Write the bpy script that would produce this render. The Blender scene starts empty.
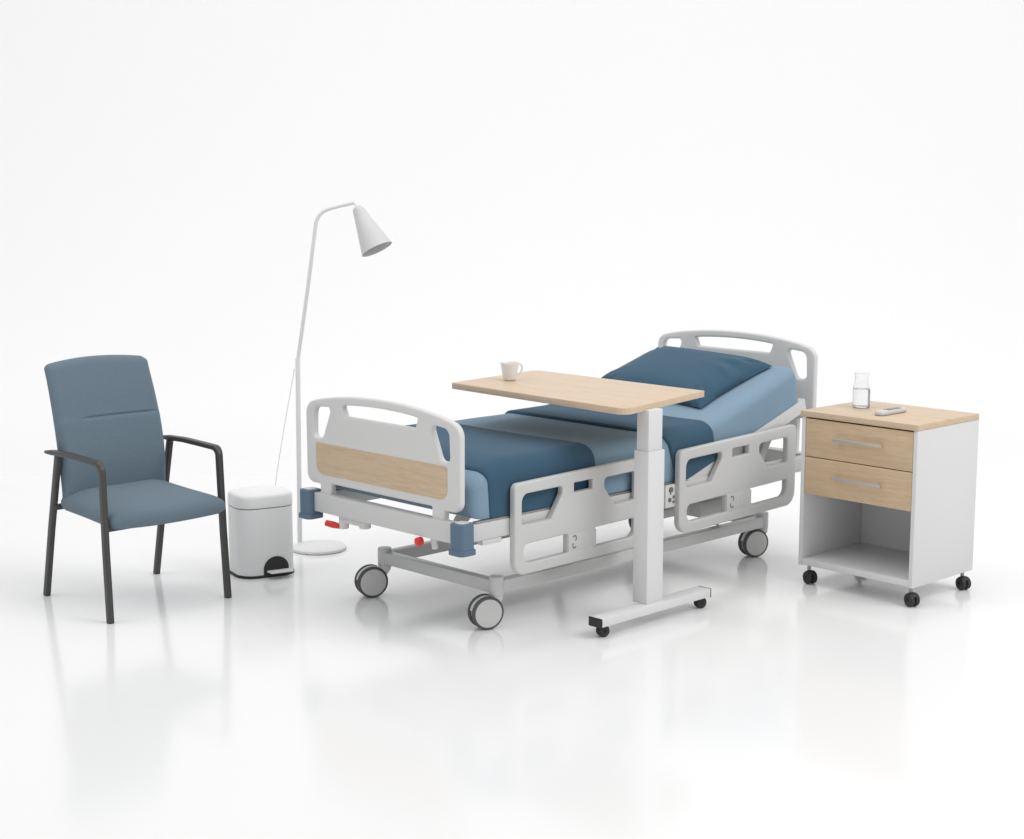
import bpy, bmesh, math, random
from mathutils import Vector, Matrix, noise

random.seed(7)
scene = bpy.context.scene
COL = scene.collection
R = math.radians

# ------------------------------------------------------------------ camera
cam_d = bpy.data.cameras.new('camera')
cam_d.sensor_width = 36.0
cam_d.lens = 55.9
cam_d.clip_start = 0.1
cam_d.clip_end = 200.0
cam = bpy.data.objects.new('camera', cam_d)
cam.location = (0, 0, 1.9)
cam.rotation_euler = (R(90 - 8.636), 0, 0)
COL.objects.link(cam)
scene.camera = cam

# ------------------------------------------------------------------ studio light
world = bpy.data.worlds.new('World')
scene.world = world
world.use_nodes = True
bg = world.node_tree.nodes['Background']
bg.inputs['Color'].default_value = (1.0, 1.0, 1.0, 1)
bg.inputs['Strength'].default_value = 0.68


def area(name, loc, target, size, power, col=(1, 1, 1)):
    d = bpy.data.lights.new(name, 'AREA')
    d.shape = 'SQUARE'
    d.size = size
    d.energy = power
    d.color = col
    o = bpy.data.objects.new(name, d)
    o.location = loc
    o.rotation_euler = (Vector(target) - Vector(loc)).to_track_quat('-Z', 'Y').to_euler()
    COL.objects.link(o)
    return o


area('key_softbox', (6.3, 3.3, 7.0), (0.2, 7.6, 0.4), 4.5, 262)
area('top_softbox', (-0.5, 7.5, 7.5), (0, 7.6, 0), 5.0, 105)
area('backdrop_light', (-9.0, 5.5, 12.0), (-4.5, 16.0, 3.0), 8.0, 358)
area('backdrop_light', (9.0, 5.5, 12.0), (4.5, 16.0, 3.0), 8.0, 312)

scene.view_settings.view_transform = 'Standard'
scene.view_settings.look = 'None'
scene.view_settings.exposure = 0.0
scene.view_settings.gamma = 1.0
scene.render.engine = 'CYCLES'
scene.cycles.max_bounces = 10
scene.cycles.transmission_bounces = 10


# ------------------------------------------------------------------ materials
def mat(name, col, rough=0.5, spec=0.5, metal=0.0):
    m = bpy.data.materials.new(name)
    m.use_nodes = True
    b = m.node_tree.nodes['Principled BSDF']
    b.inputs['Base Color'].default_value = (*col, 1)
    b.inputs['Roughness'].default_value = rough
    b.inputs['Specular IOR Level'].default_value = spec
    b.inputs['Metallic'].default_value = metal
    return m


def add_noise_bump(m, scale, strength, dist=0.001, stretch=(1, 1, 1), detail=4):
    nt = m.node_tree
    b = nt.nodes['Principled BSDF']
    tc = nt.nodes.new('ShaderNodeTexCoord')
    mp = nt.nodes.new('ShaderNodeMapping')
    mp.inputs['Scale'].default_value = stretch
    n = nt.nodes.new('ShaderNodeTexNoise')
    n.inputs['Scale'].default_value = scale
    n.inputs['Detail'].default_value = detail
    bp = nt.nodes.new('ShaderNodeBump')
    bp.inputs['Strength'].default_value = strength
    bp.inputs['Distance'].default_value = dist
    nt.links.new(tc.outputs['Object'], mp.inputs['Vector'])
    nt.links.new(mp.outputs['Vector'], n.inputs['Vector'])
    nt.links.new(n.outputs['Fac'], bp.inputs['Height'])
    nt.links.new(bp.outputs['Normal'], b.inputs['Normal'])
    return m


def vary_rough(m, scale, lo, hi):
    nt = m.node_tree
    b = nt.nodes['Principled BSDF']
    tc = nt.nodes.new('ShaderNodeTexCoord')
    n = nt.nodes.new('ShaderNodeTexNoise')
    n.inputs['Scale'].default_value = scale
    n.inputs['Detail'].default_value = 5
    mr = nt.nodes.new('ShaderNodeMapRange')
    mr.inputs['To Min'].default_value = lo
    mr.inputs['To Max'].default_value = hi
    nt.links.new(tc.outputs['Object'], n.inputs['Vector'])
    nt.links.new(n.outputs['Fac'], mr.inputs['Value'])
    nt.links.new(mr.outputs['Result'], b.inputs['Roughness'])
    return m


def cloth(name, col, col2, weave=900.0, bump=0.35, mott=6.0):
    """woven cloth: fine crossed threads, faint mottling, soft sheen"""
    m = mat(name, col, 0.9, 0.2)
    nt = m.node_tree
    b = nt.nodes['Principled BSDF']
    b.inputs['Sheen Weight'].default_value = 0.10
    b.inputs['Sheen Roughness'].default_value = 0.5
    tc = nt.nodes.new('ShaderNodeTexCoord')
    waves = []
    for d in ('X', 'Y', 'Z'):
        w = nt.nodes.new('ShaderNodeTexWave')
        w.bands_direction = d
        w.inputs['Scale'].default_value = weave / 20.0
        w.inputs['Distortion'].default_value = 0.6
        w.inputs['Detail'].default_value = 1.0
        nt.links.new(tc.outputs['Object'], w.inputs['Vector'])
        waves.append(w)
    a1 = nt.nodes.new('ShaderNodeMath'); a1.operation = 'ADD'
    a2 = nt.nodes.new('ShaderNodeMath'); a2.operation = 'ADD'
    nt.links.new(waves[0].outputs['Fac'], a1.inputs[0])
    nt.links.new(waves[1].outputs['Fac'], a1.inputs[1])
    nt.links.new(a1.outputs[0], a2.inputs[0])
    nt.links.new(waves[2].outputs['Fac'], a2.inputs[1])
    n = nt.nodes.new('ShaderNodeTexNoise')
    n.inputs['Scale'].default_value = mott
    n.inputs['Detail'].default_value = 6
    nt.links.new(tc.outputs['Object'], n.inputs['Vector'])
    mx = nt.nodes.new('ShaderNodeMix'); mx.data_type = 'RGBA'
    mx.inputs['A'].default_value = (*col, 1)
    mx.inputs['B'].default_value = (*col2, 1)
    nt.links.new(n.outputs['Fac'], mx.inputs['Factor'])
    nt.links.new(mx.outputs['Result'], b.inputs['Base Color'])
    bp = nt.nodes.new('ShaderNodeBump')
    bp.inputs['Strength'].default_value = bump
    bp.inputs['Distance'].default_value = 0.0006
    nt.links.new(a2.outputs[0], bp.inputs['Height'])
    nt.links.new(bp.outputs['Normal'], b.inputs['Normal'])
    return m


def wood(name, c1, c2, axis, scale=1.0, rough=0.45):
    """pale oak laminate: long grain stretched along one object axis"""
    m = mat(name, c1, rough, 0.35)
    nt = m.node_tree
    b = nt.nodes['Principled BSDF']
    tc = nt.nodes.new('ShaderNodeTexCoord')
    mp = nt.nodes.new('ShaderNodeMapping')
    s = [14.0, 14.0, 14.0]
    s[axis] = 0.9
    mp.inputs['Scale'].default_value = [x * scale for x in s]
    nt.links.new(tc.outputs['Object'], mp.inputs['Vector'])
    n1 = nt.nodes.new('ShaderNodeTexNoise')
    n1.inputs['Scale'].default_value = 2.2
    n1.inputs['Detail'].default_value = 8
    n1.inputs['Roughness'].default_value = 0.62
    n1.inputs['Distortion'].default_value = 0.5
    mp2 = nt.nodes.new('ShaderNodeMapping')
    s2 = [120.0, 120.0, 120.0]
    s2[axis] = 5.0
    mp2.inputs['Scale'].default_value = [x * scale for x in s2]
    nt.links.new(tc.outputs['Object'], mp2.inputs['Vector'])
    n2 = nt.nodes.new('ShaderNodeTexNoise')
    n2.inputs['Scale'].default_value = 2.0
    n2.inputs['Detail'].default_value = 3
    nt.links.new(mp.outputs['Vector'], n1.inputs['Vector'])
    nt.links.new(mp2.outputs['Vector'], n2.inputs['Vector'])
    cr = nt.nodes.new('ShaderNodeValToRGB')
    e = cr.color_ramp.elements
    e[0].position = 0.32; e[0].color = (*c2, 1)
    e[1].position = 0.62; e[1].color = (*c1, 1)
    nt.links.new(n1.outputs['Fac'], cr.inputs['Fac'])
    mr = nt.nodes.new('ShaderNodeMapRange')
    mr.inputs['From Min'].default_value = 0.3
    mr.inputs['From Max'].default_value = 0.7
    mr.inputs['To Min'].default_value = 0.88
    mr.inputs['To Max'].default_value = 1.06
    nt.links.new(n2.outputs['Fac'], mr.inputs['Value'])
    mx = nt.nodes.new('ShaderNodeMix'); mx.data_type = 'RGBA'; mx.blend_type = 'MULTIPLY'
    mx.inputs['Factor'].default_value = 1.0
    nt.links.new(cr.outputs['Color'], mx.inputs['A'])
    nt.links.new(mr.outputs['Result'], mx.inputs['B'])
    nt.links.new(mx.outputs['Result'], b.inputs['Base Color'])
    bp = nt.nodes.new('ShaderNodeBump')
    bp.inputs['Strength'].default_value = 0.08
    bp.inputs['Distance'].default_value = 0.0005
    nt.links.new(n2.outputs['Fac'], bp.inputs['Height'])
    nt.links.new(bp.outputs['Normal'], b.inputs['Normal'])
    return m


M = {}
def floor_mat():
    """glossy white studio floor that turns into matt paper where the backdrop begins to rise"""
    m = mat('floor_gloss_white', (0.86, 0.86, 0.86), 0.12, 0.5)
    nt = m.node_tree
    b = nt.nodes['Principled BSDF']
    tc = nt.nodes.new('ShaderNodeTexCoord')
    sp = nt.nodes.new('ShaderNodeSeparateXYZ')
    nt.links.new(tc.outputs['Object'], sp.inputs[0])
    n = nt.nodes.new('ShaderNodeTexNoise')
    n.inputs['Scale'].default_value = 3.0
    n.inputs['Detail'].default_value = 5
    nt.links.new(tc.outputs['Object'], n.inputs['Vector'])
    r1 = nt.nodes.new('ShaderNodeMapRange')
    r1.inputs['To Min'].default_value = 0.11
    r1.inputs['To Max'].default_value = 0.17
    nt.links.new(n.outputs['Fac'], r1.inputs['Value'])
    f = nt.nodes.new('ShaderNodeMapRange')
    f.interpolation_type = 'SMOOTHSTEP'
    f.inputs['From Min'].default_value = 9.0
    f.inputs['From Max'].default_value = 13.0
    nt.links.new(sp.outputs['Y'], f.inputs['Value'])
    mx = nt.nodes.new('ShaderNodeMix')
    nt.links.new(f.outputs['Result'], mx.inputs['Factor'])
    nt.links.new(r1.outputs['Result'], mx.inputs['A'])
    mx.inputs['B'].default_value = 0.8
    nt.links.new(mx.outputs['Result'], b.inputs['Roughness'])
    cm = nt.nodes.new('ShaderNodeMix')
    cm.data_type = 'RGBA'
    cm.inputs['A'].default_value = (0.85, 0.85, 0.85, 1)
    cm.inputs['B'].default_value = (0.92, 0.92, 0.92, 1)
    nt.links.new(f.outputs['Result'], cm.inputs['Factor'])
    nt.links.new(cm.outputs['Result'], b.inputs['Base Color'])
    sl = nt.nodes.new('ShaderNodeMapRange')
    sl.inputs['To Min'].default_value = 0.30
    sl.inputs['To Max'].default_value = 0.05
    nt.links.new(f.outputs['Result'], sl.inputs['Value'])
    nt.links.new(sl.outputs['Result'], b.inputs['Specular IOR Level'])
    return m


M['floor'] = floor_mat()
M['bed_grey'] = add_noise_bump(mat('bed_grey_plastic', (0.66, 0.66, 0.65), 0.42, 0.4), 900, 0.06, 0.0004)
M['bed_metal'] = add_noise_bump(mat('bed_grey_paint', (0.61, 0.61, 0.605), 0.38, 0.45), 700, 0.05, 0.0004)
M['rail_grey'] = add_noise_bump(mat('rail_grey_plastic', (0.57, 0.57, 0.56), 0.42, 0.4), 900, 0.06, 0.0004)
M['bumper'] = add_noise_bump(mat('bumper_blue', (0.105, 0.165, 0.235), 0.5, 0.4), 900, 0.08, 0.0004)
M['steel'] = mat('bright_steel', (0.6, 0.6, 0.6), 0.25, 0.5, 1.0)
M['dark'] = add_noise_bump(mat('dark_rubber', (0.028, 0.028, 0.03), 0.55, 0.4), 600, 0.1, 0.0004)
M['tyre'] = mat('grey_tyre', (0.10, 0.101, 0.103), 0.6, 0.35)
M['hub'] = add_noise_bump(mat('hub_grey', (0.60, 0.60, 0.59), 0.45, 0.4), 600, 0.05, 0.0004)
M['red'] = mat('red_plastic', (0.72, 0.025, 0.015), 0.35, 0.5)
M['mark'] = mat('mark_grey', (0.16, 0.16, 0.16), 0.6, 0.3)
M['sheet'] = cloth('sheet_light_blue', (0.205, 0.305, 0.395), (0.225, 0.325, 0.415), 2600, 0.15)
M['blanket'] = cloth('blanket_blue', (0.038, 0.091, 0.145), (0.043, 0.100, 0.157), 2200, 0.2)
M['pillow'] = cloth('pillow_blue', (0.037, 0.091, 0.143), (0.042, 0.099, 0.154), 2600, 0.15)
M['chair_fabric'] = cloth('chair_fabric', (0.130, 0.188, 0.236), (0.188, 0.250, 0.302), 3000, 0.8, 260.0)
M['chair_frame'] = add_noise_bump(mat('chair_frame_charcoal', (0.052, 0.051, 0.05), 0.42, 0.5), 900, 0.08, 0.0004)
M['white'] = add_noise_bump(mat('white_paint', (0.71, 0.71, 0.715), 0.4, 0.4), 700, 0.04, 0.0004)
M['white_lam'] = add_noise_bump(mat('white_laminate', (0.68, 0.68, 0.685), 0.45, 0.4), 900, 0.05, 0.0003)
M['lamp_white'] = add_noise_bump(mat('lamp_white', (0.75, 0.75, 0.755), 0.45, 0.4), 700, 0.04, 0.0004)
M['lamp_shade'] = add_noise_bump(mat('lamp_shade_white', (0.60, 0.60, 0.605), 0.5, 0.35), 700, 0.04, 0.0004)
M['bin_white'] = add_noise_bump(mat('bin_white', (0.80, 0.80, 0.80), 0.42, 0.4), 700, 0.04, 0.0004)
M['ceramic'] = mat('white_ceramic', (0.76, 0.755, 0.75), 0.2, 0.5)
M['coffee'] = mat('coffee_inside', (0.72, 0.70, 0.68), 0.3, 0.5)
M['handle'] = add_noise_bump(mat('satin_steel', (0.52, 0.50, 0.48), 0.42, 0.5, 0.5), 300, 0.05, 0.0004, (1, 20, 20))
M['grey_metal'] = mat('stem_steel', (0.35, 0.35, 0.35), 0.4, 0.5, 0.8)
M['wood_table'] = wood('oak_table', (0.66, 0.515, 0.375), (0.60, 0.455, 0.32), 1, 1.0)
M['wood_board'] = wood('oak_board', (0.64, 0.495, 0.345), (0.575, 0.43, 0.285), 1, 1.6)
M['wood_top'] = wood('oak_cabinet_top', (0.64, 0.50, 0.355), (0.58, 0.435, 0.30), 1, 1.2)
M['wood_drawer'] = wood('oak_drawer', (0.64, 0.48, 0.315), (0.575, 0.415, 0.26), 1, 1.5)
M['remote'] = mat('remote_white', (0.58, 0.57, 0.56), 0.35, 0.5)
M['screen'] = mat('screen_grey', (0.10, 0.11, 0.11), 0.25, 0.5)


def glass_mat(name, col, ior, rough=0.0):
    m = bpy.data.materials.new(name)
    m.use_nodes = True
    b = m.node_tree.nodes['Principled BSDF']
    b.inputs['Base Color'].default_value = (*col, 1)
    b.inputs['Roughness'].default_value = rough
    b.inputs['IOR'].default_value = ior
    b.inputs['Transmission Weight'].default_value = 1.0
    return m


M['glass'] = glass_mat('clear_glass', (0.98, 0.985, 0.985), 1.47)
M['water'] = glass_mat('water', (0.985, 0.99, 0.99), 1.33)


# ------------------------------------------------------------------ frames and linking
class Frame:
    def __init__(self, x, y, deg):
        self.o = Vector((x, y, 0))
        self.a = R(deg)
        self.m = Matrix.Translation(self.o) @ Matrix.Rotation(self.a, 4, 'Z')

    def pt(self, p):
        return self.m @ Vector(p)


OFF = {}


def thing(name, label, cat, frame, at=(0, 0, 0), group=None):
    o = bpy.data.objects.new(name, None)
    o.empty_display_size = 0.1
    o.location = frame.pt(at)
    o.rotation_euler = (0, 0, frame.a)
    o['label'] = label
    o['category'] = cat
    if group:
        o['group'] = group
    COL.objects.link(o)
    OFF[o.name] = Vector(at)
    return o


def finish(me, smooth=True, angle=38):
    if smooth:
        me.polygons.foreach_set('use_smooth', [True] * len(me.polygons))
        me.set_sharp_from_angle(angle=R(angle))
    me.update()


def part(name, src, material, parent, label=None, smooth=True, angle=38):
    """src: bmesh or mesh with vertices in the thing's frame; becomes a child mesh"""
    if isinstance(src, bmesh.types.BMesh):
        me = bpy.data.meshes.new(name)
        src.normal_update()
        src.to_mesh(me)
        src.free()
    else:
        me = src
        me.name = name
    off = OFF[parent.name]
    me.transform(Matrix.Translation(-off))
    me.materials.clear()
    me.materials.append(M[material])
    finish(me, smooth, angle)
    o = bpy.data.objects.new(name, me)
    COL.objects.link(o)
    o.parent = parent
    OFF[o.name] = off
    if label:
        o['label'] = label
    return o


def solo(name, src, material, frame, label, cat, smooth=True, angle=38):
    """a thing that is one mesh; its origin goes to its base"""
    if isinstance(src, bmesh.types.BMesh):
        me = bpy.data.meshes.new(name)
        src.normal_update()
        src.to_mesh(me)
        src.free()
    else:
        me = src
        me.name = name
    co = [v.co for v in me.vertices]
    c = Vector((sum(v.x for v in co) / len(co), sum(v.y for v in co) / len(co), min(v.z for v in co)))
    me.transform(Matrix.Translation(-c))
    me.materials.clear()
    me.materials.append(M[material])
    finish(me, smooth, angle)
    o = bpy.data.objects.new(name, me)
    o.location = frame.pt(c)
    o.rotation_euler = (0, 0, frame.a)
    o['label'] = label
    o['category'] = cat
    COL.objects.link(o)
    OFF[o.name] = c
    return o


# ------------------------------------------------------------------ shape helpers
def join(bm, other):
    """append bmesh other into bm and free it"""
    me = bpy.data.meshes.new('tmp')
    other.to_mesh(me)
    other.free()
    bm.from_mesh(me)
    bpy.data.meshes.remove(me)
    return bm


def box(x0, x1, y0, y1, z0, z1, bev=0.003, seg=2):
    bm = bmesh.new()
    r = bmesh.ops.create_cube(bm, size=1.0)
    for v in r['verts']:
        v.co = Vector(((x0 + x1) / 2 + v.co.x * (x1 - x0), (y0 + y1) / 2 + v.co.y * (y1 - y0),
                       (z0 + z1) / 2 + v.co.z * (z1 - z0)))
    if bev:
        bmesh.ops.bevel(bm, geom=bm.edges[:], offset=bev, segments=seg, profile=0.5, affect='EDGES')
    return bm


def cyl(p0, p1, r0, r1=None, n=32, bev=0.0):
    """closed cylinder/cone frustum from p0 to p1 with softened rims"""
    r1 = r0 if r1 is None else r1
    p0, p1 = Vector(p0), Vector(p1)
    ax = p1 - p0
    L = ax.length
    q = ax.to_track_quat('Z', 'Y')
    if bev:
        prof = [(0, 0), (r0 - bev, 0), (r0 - bev * .3, bev * .3), (r0, bev), (r1, L - bev),
                (r1 - bev * .3, L - bev * .3), (r1 - bev, L), (0, L)]
    else:
        prof = [(0, 0), (r0, 0), (r1, L), (0, L)]
    bm = lathe(prof, n)
    for v in bm.verts:
        v.co = q @ v.co + p0
    return bm


def lathe(prof, n=48):
    bm = bmesh.new()
    rings = []
    for r, z in prof:
        if r < 1e-6:
            rings.append([bm.verts.new((0, 0, z))])
        else:
            rings.append([bm.verts.new((r * math.cos(2 * math.pi * i / n), r * math.sin(2 * math.pi * i / n), z))
                          for i in range(n)])
    for a, b in zip(rings, rings[1:]):
        for i in range(n):
            j = (i + 1) % n
            if len(a) == 1 and len(b) == 1:
                continue
            if len(a) == 1:
                bm.faces.new((a[0], b[j], b[i]))
            elif len(b) == 1:
                bm.faces.new((a[i], a[j], b[0]))
            else:
                bm.faces.new((a[i], a[j], b[j], b[i]))
    bmesh.ops.recalc_face_normals(bm, faces=bm.faces[:])
    return bm


def round_poly(pts, seg=6):
    """pts: (x, y) or (x, y, r); corners with r are rounded"""
    out = []
    n = len(pts)
    for i, p in enumerate(pts):
        r = p[2] if len(p) > 2 else 0
        P = Vector(p[:2])
        if not r:
            out.append(P)
            continue
        A = Vector(pts[i - 1][:2]) - P
        B = Vector(pts[(i + 1) % n][:2]) - P
        la, lb = A.length, B.length
        A.normalize(); B.normalize()
        ang = A.angle(B)
        d = min(r / math.tan(ang / 2), la * .49, lb * .49)
        r = d * math.tan(ang / 2)
        bis = (A + B).normalized()
        C = P + bis * (r / math.sin(ang / 2))
        s, e = P + A * d - C, P + B * d - C
        a0 = math.atan2(s.y, s.x)
        a1 = math.atan2(e.y, e.x)
        da = (a1 - a0 + math.pi) % (2 * math.pi) - math.pi
        for k in range(seg + 1):
            a = a0 + da * k / seg
            out.append(C + Vector((math.cos(a), math.sin(a))) * r)
    return out


def prism(outer, holes, t, bev, seg=3):
    """flat plate with holes and rounded rims; local x, y = outline, z = thickness; returns a mesh"""
    cu = bpy.data.curves.new('tmp', 'CURVE')
    cu.dimensions = '2D'
    cu.fill_mode = 'BOTH'
    for pts in [outer] + list(holes):
        sp = cu.splines.new('POLY')
        sp.points.add(len(pts) - 1)
        for k, p in enumerate(pts):
            sp.points[k].co = (p[0], p[1], 0, 1)
        sp.use_cyclic_u = True
    cu.extrude = max(t / 2 - bev, 0.0)
    cu.bevel_depth = bev
    cu.bevel_resolution = seg
    cu.offset = -bev
    ob = bpy.data.objects.new('tmp', cu)
    COL.objects.link(ob)
    dg = bpy.context.evaluated_depsgraph_get()
    me = bpy.data.meshes.new_from_object(ob.evaluated_get(dg))
    bpy.data.objects.remove(ob)
    bpy.data.curves.remove(cu)
    bm = bmesh.new()
    bm.from_mesh(me)
    bmesh.ops.remove_doubles(bm, verts=bm.verts[:], dist=1e-5)
    bmesh.ops.recalc_face_normals(bm, faces=bm.faces[:])
    bpy.data.meshes.remove(me)
    return bm


def remap(bm, fx, fy, fz, o=(0, 0, 0)):
    """send local x, y, z to the vectors fx, fy, fz"""
    fx, fy, fz, o = Vector(fx), Vector(fy), Vector(fz), Vector(o)
    for v in bm.verts:
        c = v.co.copy()
        v.co = o + fx * c.x + fy * c.y + fz * c.z
    bmesh.ops.recalc_face_normals(bm, faces=bm.faces[:])
    return bm


def rrect(w, h, r, seg=4):
    return round_poly([(-w / 2, -h / 2, r), (w / 2, -h / 2, r), (w / 2, h / 2, r), (-w / 2, h / 2, r)], seg)


def circle(r, n=12):
    return [Vector((r * math.cos(2 * math.pi * i / n), r * math.sin(2 * math.pi * i / n))) for i in range(n)]


def sweep(path, profile, side=(0, 1, 0), caps=True, scales=None):
    """sweep a 2D profile along a path; profile x runs along `side`, y along the normal"""
    bm = bmesh.new()
    path = [Vector(p) for p in path]
    side = Vector(side).normalized()
    rings = []
    for i, p in enumerate(path):
        t = (path[min(i + 1, len(path) - 1)] - path[max(i - 1, 0)]).normalized()
        s = (side - t * side.dot(t)).normalized()
        nn = t.cross(s)
        k = scales[i] if scales else 1.0
        rings.append([bm.verts.new(p + (s * q[0] + nn * q[1]) * k) for q in profile])
    m = len(profile)
    for a, b in zip(rings, rings[1:]):
        for i in range(m):
            bm.faces.new((a[i], a[(i + 1) % m], b[(i + 1) % m], b[i]))
    if caps:
        bm.faces.new(rings[0][::-1])
        bm.faces.new(rings[-1])
    bmesh.ops.recalc_face_normals(bm, faces=bm.faces[:])
    return bm


def bez(pts, n=10):
    """Catmull-Rom through the points"""
    P = [Vector(p) for p in pts]
    P = [2 * P[0] - P[1]] + P + [2 * P[-1] - P[-2]]
    out = []
    for i in range(1, len(P) - 2):
        for k in range(n):
            t = k / n
            a, b, c, d = P[i - 1], P[i], P[i + 1], P[i + 2]
            out.append(0.5 * ((2 * b) + (c - a) * t + (2 * a - 5 * b + 4 * c - d) * t * t
                              + (3 * b - a - 3 * c + d) * t ** 3))
    out.append(P[-2])
    return out


def loft(rings, cap0=True, cap1=True):
    bm = bmesh.new()
    vs = [[bm.verts.new(p) for p in ring] for ring in rings]
    m = len(vs[0])
    for a, b in zip(vs, vs[1:]):
        for i in range(m):
            bm.faces.new((a[i], a[(i + 1) % m], b[(i + 1) % m], b[i]))
    for flag, ring in ((cap0, vs[0]), (cap1, vs[-1])):
        if flag:
            c = bm.verts.new(sum((v.co for v in ring), Vector()) / m)
            for i in range(m):
                bm.faces.new((ring[i], ring[(i + 1) % m], c))
    bmesh.ops.recalc_face_normals(bm, faces=bm.faces[:])
    return bm


def inset_poly(pts, d):
    """move each point of a convex counter-clockwise outline inwards by d"""
    n = len(pts)
    out = []
    for i in range(n):
        t = (pts[(i + 1) % n] - pts[i - 1]).normalized()
        out.append(pts[i] + Vector((-t.y, t.x)) * d)
    return out


# ================================================================== SETTING
def build_floor():
    prof = [(-6.0, 0.0), (0.0, 0.0), (6.0, 0.0), (12.0, 0.0)]
    rad = 4.0
    for k in range(1, 25):
        a = math.pi / 2 * k / 24
        prof.append((12.0 + rad * math.sin(a), rad - rad * math.cos(a)))
    prof.append((16.0, 12.0))
    bm = bmesh.new()
    rows = [[bm.verts.new((x, y, z)) for y, z in prof] for x in (-16, 16)]
    for i in range(len(prof) - 1):
        bm.faces.new((rows[0][i], rows[1][i], rows[1][i + 1], rows[0][i + 1]))
    bmesh.ops.recalc_face_normals(bm, faces=bm.faces[:])
    me = bpy.data.meshes.new('floor')
    bm.to_mesh(me)
    bm.free()
    me.materials.append(M['floor'])
    finish(me)
    o = bpy.data.objects.new('floor', me)
    o['kind'] = 'structure'
    o['label'] = 'glossy white studio floor sweeping up into a white backdrop'
    COL.objects.link(o)


build_floor()

# ================================================================== HOSPITAL BED
BED = Frame(-0.110, 6.527, 44.4)      # x = along the bed towards the head, y = across, near side at y = -0.1
bed = thing('hospital_bed', 'light grey hospital bed with oak footboard panel, blue corner bumpers and side rails',
            'hospital bed', BED, (0.97, 0.40, 0))

VC = 0.418


def board_outline(dz, legs_to):
    top = []
    for k in range(0, 13):
        a = -0.41 + 0.82 * k / 12
        top.append((a, 0.971 - 0.034 * abs(a / 0.41) ** 2.2 + dz))
    lo = 0.553 + dz
    leg = legs_to
    pts = [(-0.508, lo, .05), (-0.415, lo, .004), (-0.41, leg, .008), (-0.335, leg, .008), (-0.335, lo + .008, .006),
           (0.335, lo + .008, .006), (0.335, leg, .008), (0.41, leg, .008), (0.415, lo, .004), (0.508, lo, .05),
           (0.510, 0.912 + dz, .10)]
    pts += [(a, z) for a, z in reversed(top)]
    pts += [(-0.510, 0.912 + dz, .10)]
    return round_poly(pts, 8)


def board_holes(dz, head=False):
    k = 1.03 if head else 1.0
    left = [(0.326 * k, 0.906 + dz, .018), (0.449 * k, 0.897 + dz, .035), (0.455 * k, 0.760 + dz, .022), (0.392 * k, 0.760 + dz, .03)]
    right = [(-0.326 * k, 0.904 + dz, .018), (-0.441 * k, 0.892 + dz, .035), (-0.447 * k, 0.757 + dz, .022), (-0.388 * k, 0.757 + dz, .03)]
    slot = [(-0.250, 0.920 + dz, .006)]
    for q in range(1, 10):
        a = -0.250 + 0.50 * q / 10
        slot.append((a, 0.933 - 0.012 * (a / 0.250) ** 2 + dz))
    slot += [(0.250, 0.920 + dz, .006), (0.230, 0.875 + dz, .010), (-0.232, 0.875 + dz, .010)]
    return [round_poly(left, 6), round_poly(right, 6), round_poly(slot, 5)]


def make_board(name, uface, sgn, dz, legs_to, kv=1.0):
    """sgn: outward direction along the bed"""
    t = 0.034
    bm = prism(board_outline(dz, legs_to), board_holes(dz, kv > 1), t, 0.011, 4)
    uc = uface - sgn * t / 2
    remap(bm, (0, kv, 0), (0, 0, 1), (1, 0, 0), (uc, VC - (.006 if kv > 1 else 0), 0))
    b = part(name, bm, 'bed_grey', bed)
    w = round_poly([(-0.428, 0.600 + dz, .045), (0.440, 0.600 + dz, .045), (0.440, 0.740 + dz, .012),
                    (-0.428, 0.740 + dz, .012)], 8)
    for s in (sgn,):
        wm = prism(w, [], 0.004, 0.001, 2)
        remap(wm, (0, 1, 0), (0, 0, 1), (1, 0, 0), (uc + s * (t / 2 + 0.0005), VC - .006, 0))
        part('wood_panel', wm, 'wood_board', b)
    return b


make_board('footboard', -0.230, -1, 0.0, 0.490)
make_board('headboard', 2.221, 1, 0.132, 0.45, 1.022)

# upper frame ------------------------------------------------------
uf = box(-0.245, -0.195, -0.115, 0.898, 0.428, 0.514, .005)
join(uf, box(2.150, 2.215, -0.115, 0.898, 0.428, 0.512, .005))
for vv in (-0.115, 0.848):
    join(uf, box(-0.196, 2.152, vv + .001, vv + 0.049, 0.432, 0.506, .005))
for uu in (0.55, 1.15, 1.75):
    join(uf, box(uu, uu + .05, -0.068, 0.850, 0.44, 0.49, .004))
join(uf, box(-0.13, -0.02, -0.118, -0.085, 0.412, 0.4325, .004))
part('upper_frame', uf, 'bed_metal', bed)

# mattress platform: flat foot section and raised back section
pl = box(0.02, 1.20, -0.085, 0.885, 0.500, 0.513, .003)
part('mattress_platform', pl, 'bed_metal', bed)
ed = box(-0.16, 1.19, -0.112, -0.088, 0.5065, 0.5145, .002)
part('platform_edge', ed, 'grey_metal', bed)  # edge strip; its darker metal stands in for the shaded gap below the mattress
th = math.atan(0.317)
bk = box(0, 0.965, -0.105, 0.905, -0.070, -0.006, .005)
remap(bk, (math.cos(th), 0, math.sin(th)), (0, 1, 0), (-math.sin(th), 0, math.cos(th)), (1.195, 0, 0.516))
part('backrest_frame', bk, 'bed_metal', bed)
# backrest lifting struts
for vv in (0.10, 0.66):
    part('backrest_strut', sweep([(1.62, vv, 0.46), (1.98, vv, 0.70)], rrect(.03, .045, .006), (0, 1, 0)), 'bed_metal', bed)
part('backrest_strut', sweep([(1.80, -0.04, 0.47), (1.88, -0.04, 0.60), (1.93, -0.04, 0.66)], rrect(.035, .05, .008), (0, 1, 0)),
     'bed_metal', bed)

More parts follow.
